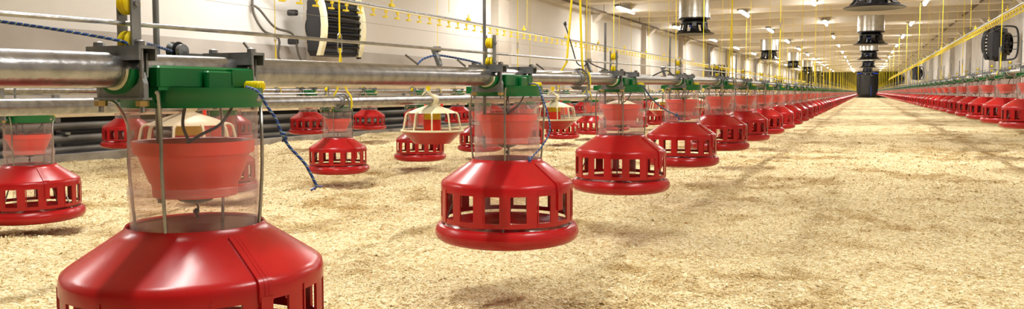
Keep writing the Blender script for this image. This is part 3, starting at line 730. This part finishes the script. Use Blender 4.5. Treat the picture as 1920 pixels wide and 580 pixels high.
for k, y in enumerate((8.17, 36.0, 63.0)):
    t = make_heater(); t.location = (XL + .62, y, H + .84); t.rotation_euler = (0, 0, R(180 - 20) if k == 0 else R(190)); 
    tag(t, 'black louvred fan heater on the left wall, %s from the camera' % hn[k], 'heater', 'fan heaters on the left wall')
    if k == 0:
        t.rotation_euler = (0, 0, R(-101)); t.location.z = H + .80
    else: t.rotation_euler = (0, 0, R(-150))
for k, y in enumerate((21.0, 52.0, 76.0)):
    t = make_heater(False); t.location = (XR - .58, y, H + 1.08); t.rotation_euler = (0, 0, R(68))
    g = MB(); g.tube(smooth_path([(-.30, -.1, .38), (-.30, -.45, .36), (-.30, -.54, .26), (-.30, -.56, 0), (-.30, -.54, -.26), (-.30, -.45, -.36), (-.30, -.1, -.38)], 5), .02, 8)
    for q in (-.12, 0, .12): g.tube([(-.30, -.2, q), (-.30, -.55, q * 1.2)], .008, 6)
    g.build('curved_bracket', BLACKM, t)
    tag(t, 'black fan heater on the right wall, %s from the camera' % hn[k], 'heater', 'fan heaters on the right wall')
# pipework and the grubby patch beside the near heater
t = tag(empty('heater_pipework', (XL, 7.95, H + .72)), 'thin bent water pipes between the left wall and the near fan heater', 'pipes')
for k, pts in enumerate(([(.02, -.5, .45), (.06, -.45, .5), (.2, -.3, .5), (.45, .3, .48)], [(.02, -.62, .30), (.08, -.55, .25), (.14, -.35, .05), (.2, -.1, -.02), (.22, .0, -.3), (.24, .2, -.42), (.3, 1.3, -.45)], [(.03, -.6, .42), (.06, -.62, .2), (.10, -.5, .0), (.15, -.3, -.08), (.17, -.2, -.4), (.2, 1.2, -.5), (.1, 1.5, -.52)])):
    MB().tube(smooth_path(pts, 6), .014, 8).build('pipe', OLDPIPE, t)
for z in (.25, -.1): MB().box((.16, -.05, z), (.12, .08, .07), bev=.01).build('valve', BLACKM, t)

# ------------------------------------------------------------------ ducts with black air fans under the ceiling
def make_fan():
    t = empty('ceiling_fan_unit')      # origin at the lower rim
    dh = (CEIL - (H + 1.3)) / .82; t.scale = (1, 1, .82)
    MB().lathe([(.34, .42), (.34, dh), (.335, dh), (.335, .42)], 40, closed=True).lathe([(.345, .60), (.348, .605), (.345, .61)], 40).build('duct', TIN, t)
    MB().lathe([(0, .36), (.27, .36), (.36, .40), (.36, .43), (0, .44)], 40).build('top_plate', BLACK, t)
    MB().lathe([(.25, .27), (.30, .28), (.30, .31), (.25, .36), (.1, .36)], 40).build('collar', BLACK, t)
    MB().lathe([(.18, .075), (.34, .055), (.43, .02), (.45, .0), (.445, -.012), (.40, .004), (.30, .03), (.16, .05)], 48, closed=True).build('flared_rim', BLACK, t)
    MB().lathe([(0, .03), (.12, .035), (.13, .06), (.11, .12), (.07, .30), (0, .32)], 24).build('motor', BLACKM, t)
    for q in range(8):
        a = 2 * PI * q / 8 + .2; Mq = Matrix.Rotation(a, 3, 'Z')
        mb = MB(); pts = [(.27, .29, .05), (.27, .20, .045), (.29, .12, .05), (.34, .06, .075)]
        vs = []
        for r, z, w_ in pts:
            for dx, dy in ((-.02, -w_), (.02, -w_), (.02, w_), (-.02, w_)): vs.append(Mq @ Vector((r + dx, dy, z)))
        fs = [(0, 1, 2, 3), (15, 14, 13, 12)]
        for k in range(3):
            for i in range(4): j = (i + 1) % 4; fs.append((k * 4 + i, k * 4 + 4 + i, k * 4 + 4 + j, k * 4 + j))
        mb.add(vs, fs, 0, False); mb.build('arm', BLACK, t)
    MB().box((.0, -.205, .2), (.16, .02, .05)).build('blue_inner_panel', BLUEG, t)  # blue light inside the fan, put in as a coloured panel
    return t
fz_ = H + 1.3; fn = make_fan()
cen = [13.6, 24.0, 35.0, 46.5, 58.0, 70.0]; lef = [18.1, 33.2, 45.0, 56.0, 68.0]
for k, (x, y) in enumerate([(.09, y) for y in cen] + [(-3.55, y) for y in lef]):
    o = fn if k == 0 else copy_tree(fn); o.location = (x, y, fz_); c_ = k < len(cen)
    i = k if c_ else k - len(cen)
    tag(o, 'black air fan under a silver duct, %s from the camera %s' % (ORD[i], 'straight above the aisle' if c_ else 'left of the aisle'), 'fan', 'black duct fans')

# ------------------------------------------------------------------ black tank at the end of the aisle
t = tag(empty('black_tank', (0.12, 86.5, 0.0)), 'big black round tank standing at the far end of the aisle', 'tank')
b = MB(); pr = [(0, .02), (.85, .02), (.95, .25)]
for k in range(8): z = .3 + k * .26; pr += [(1.0, z), (1.02, z + .13)]
pr += [(1.0, 2.35), (.9, 2.42), (0, 2.45)]
b.lathe(pr, 40).build('body', BLACKM, t); MB().box((.35, -1.02, .7), (.06, .04, 1.0)).build('blue_pipe', BLUEG, t)
for s in (-1, 1): MB().tube([(s * .5, -.93, 2.40), (s * .95, -.60, 2.40)], .03, 6).build('indicator_light', BLUEL, t)
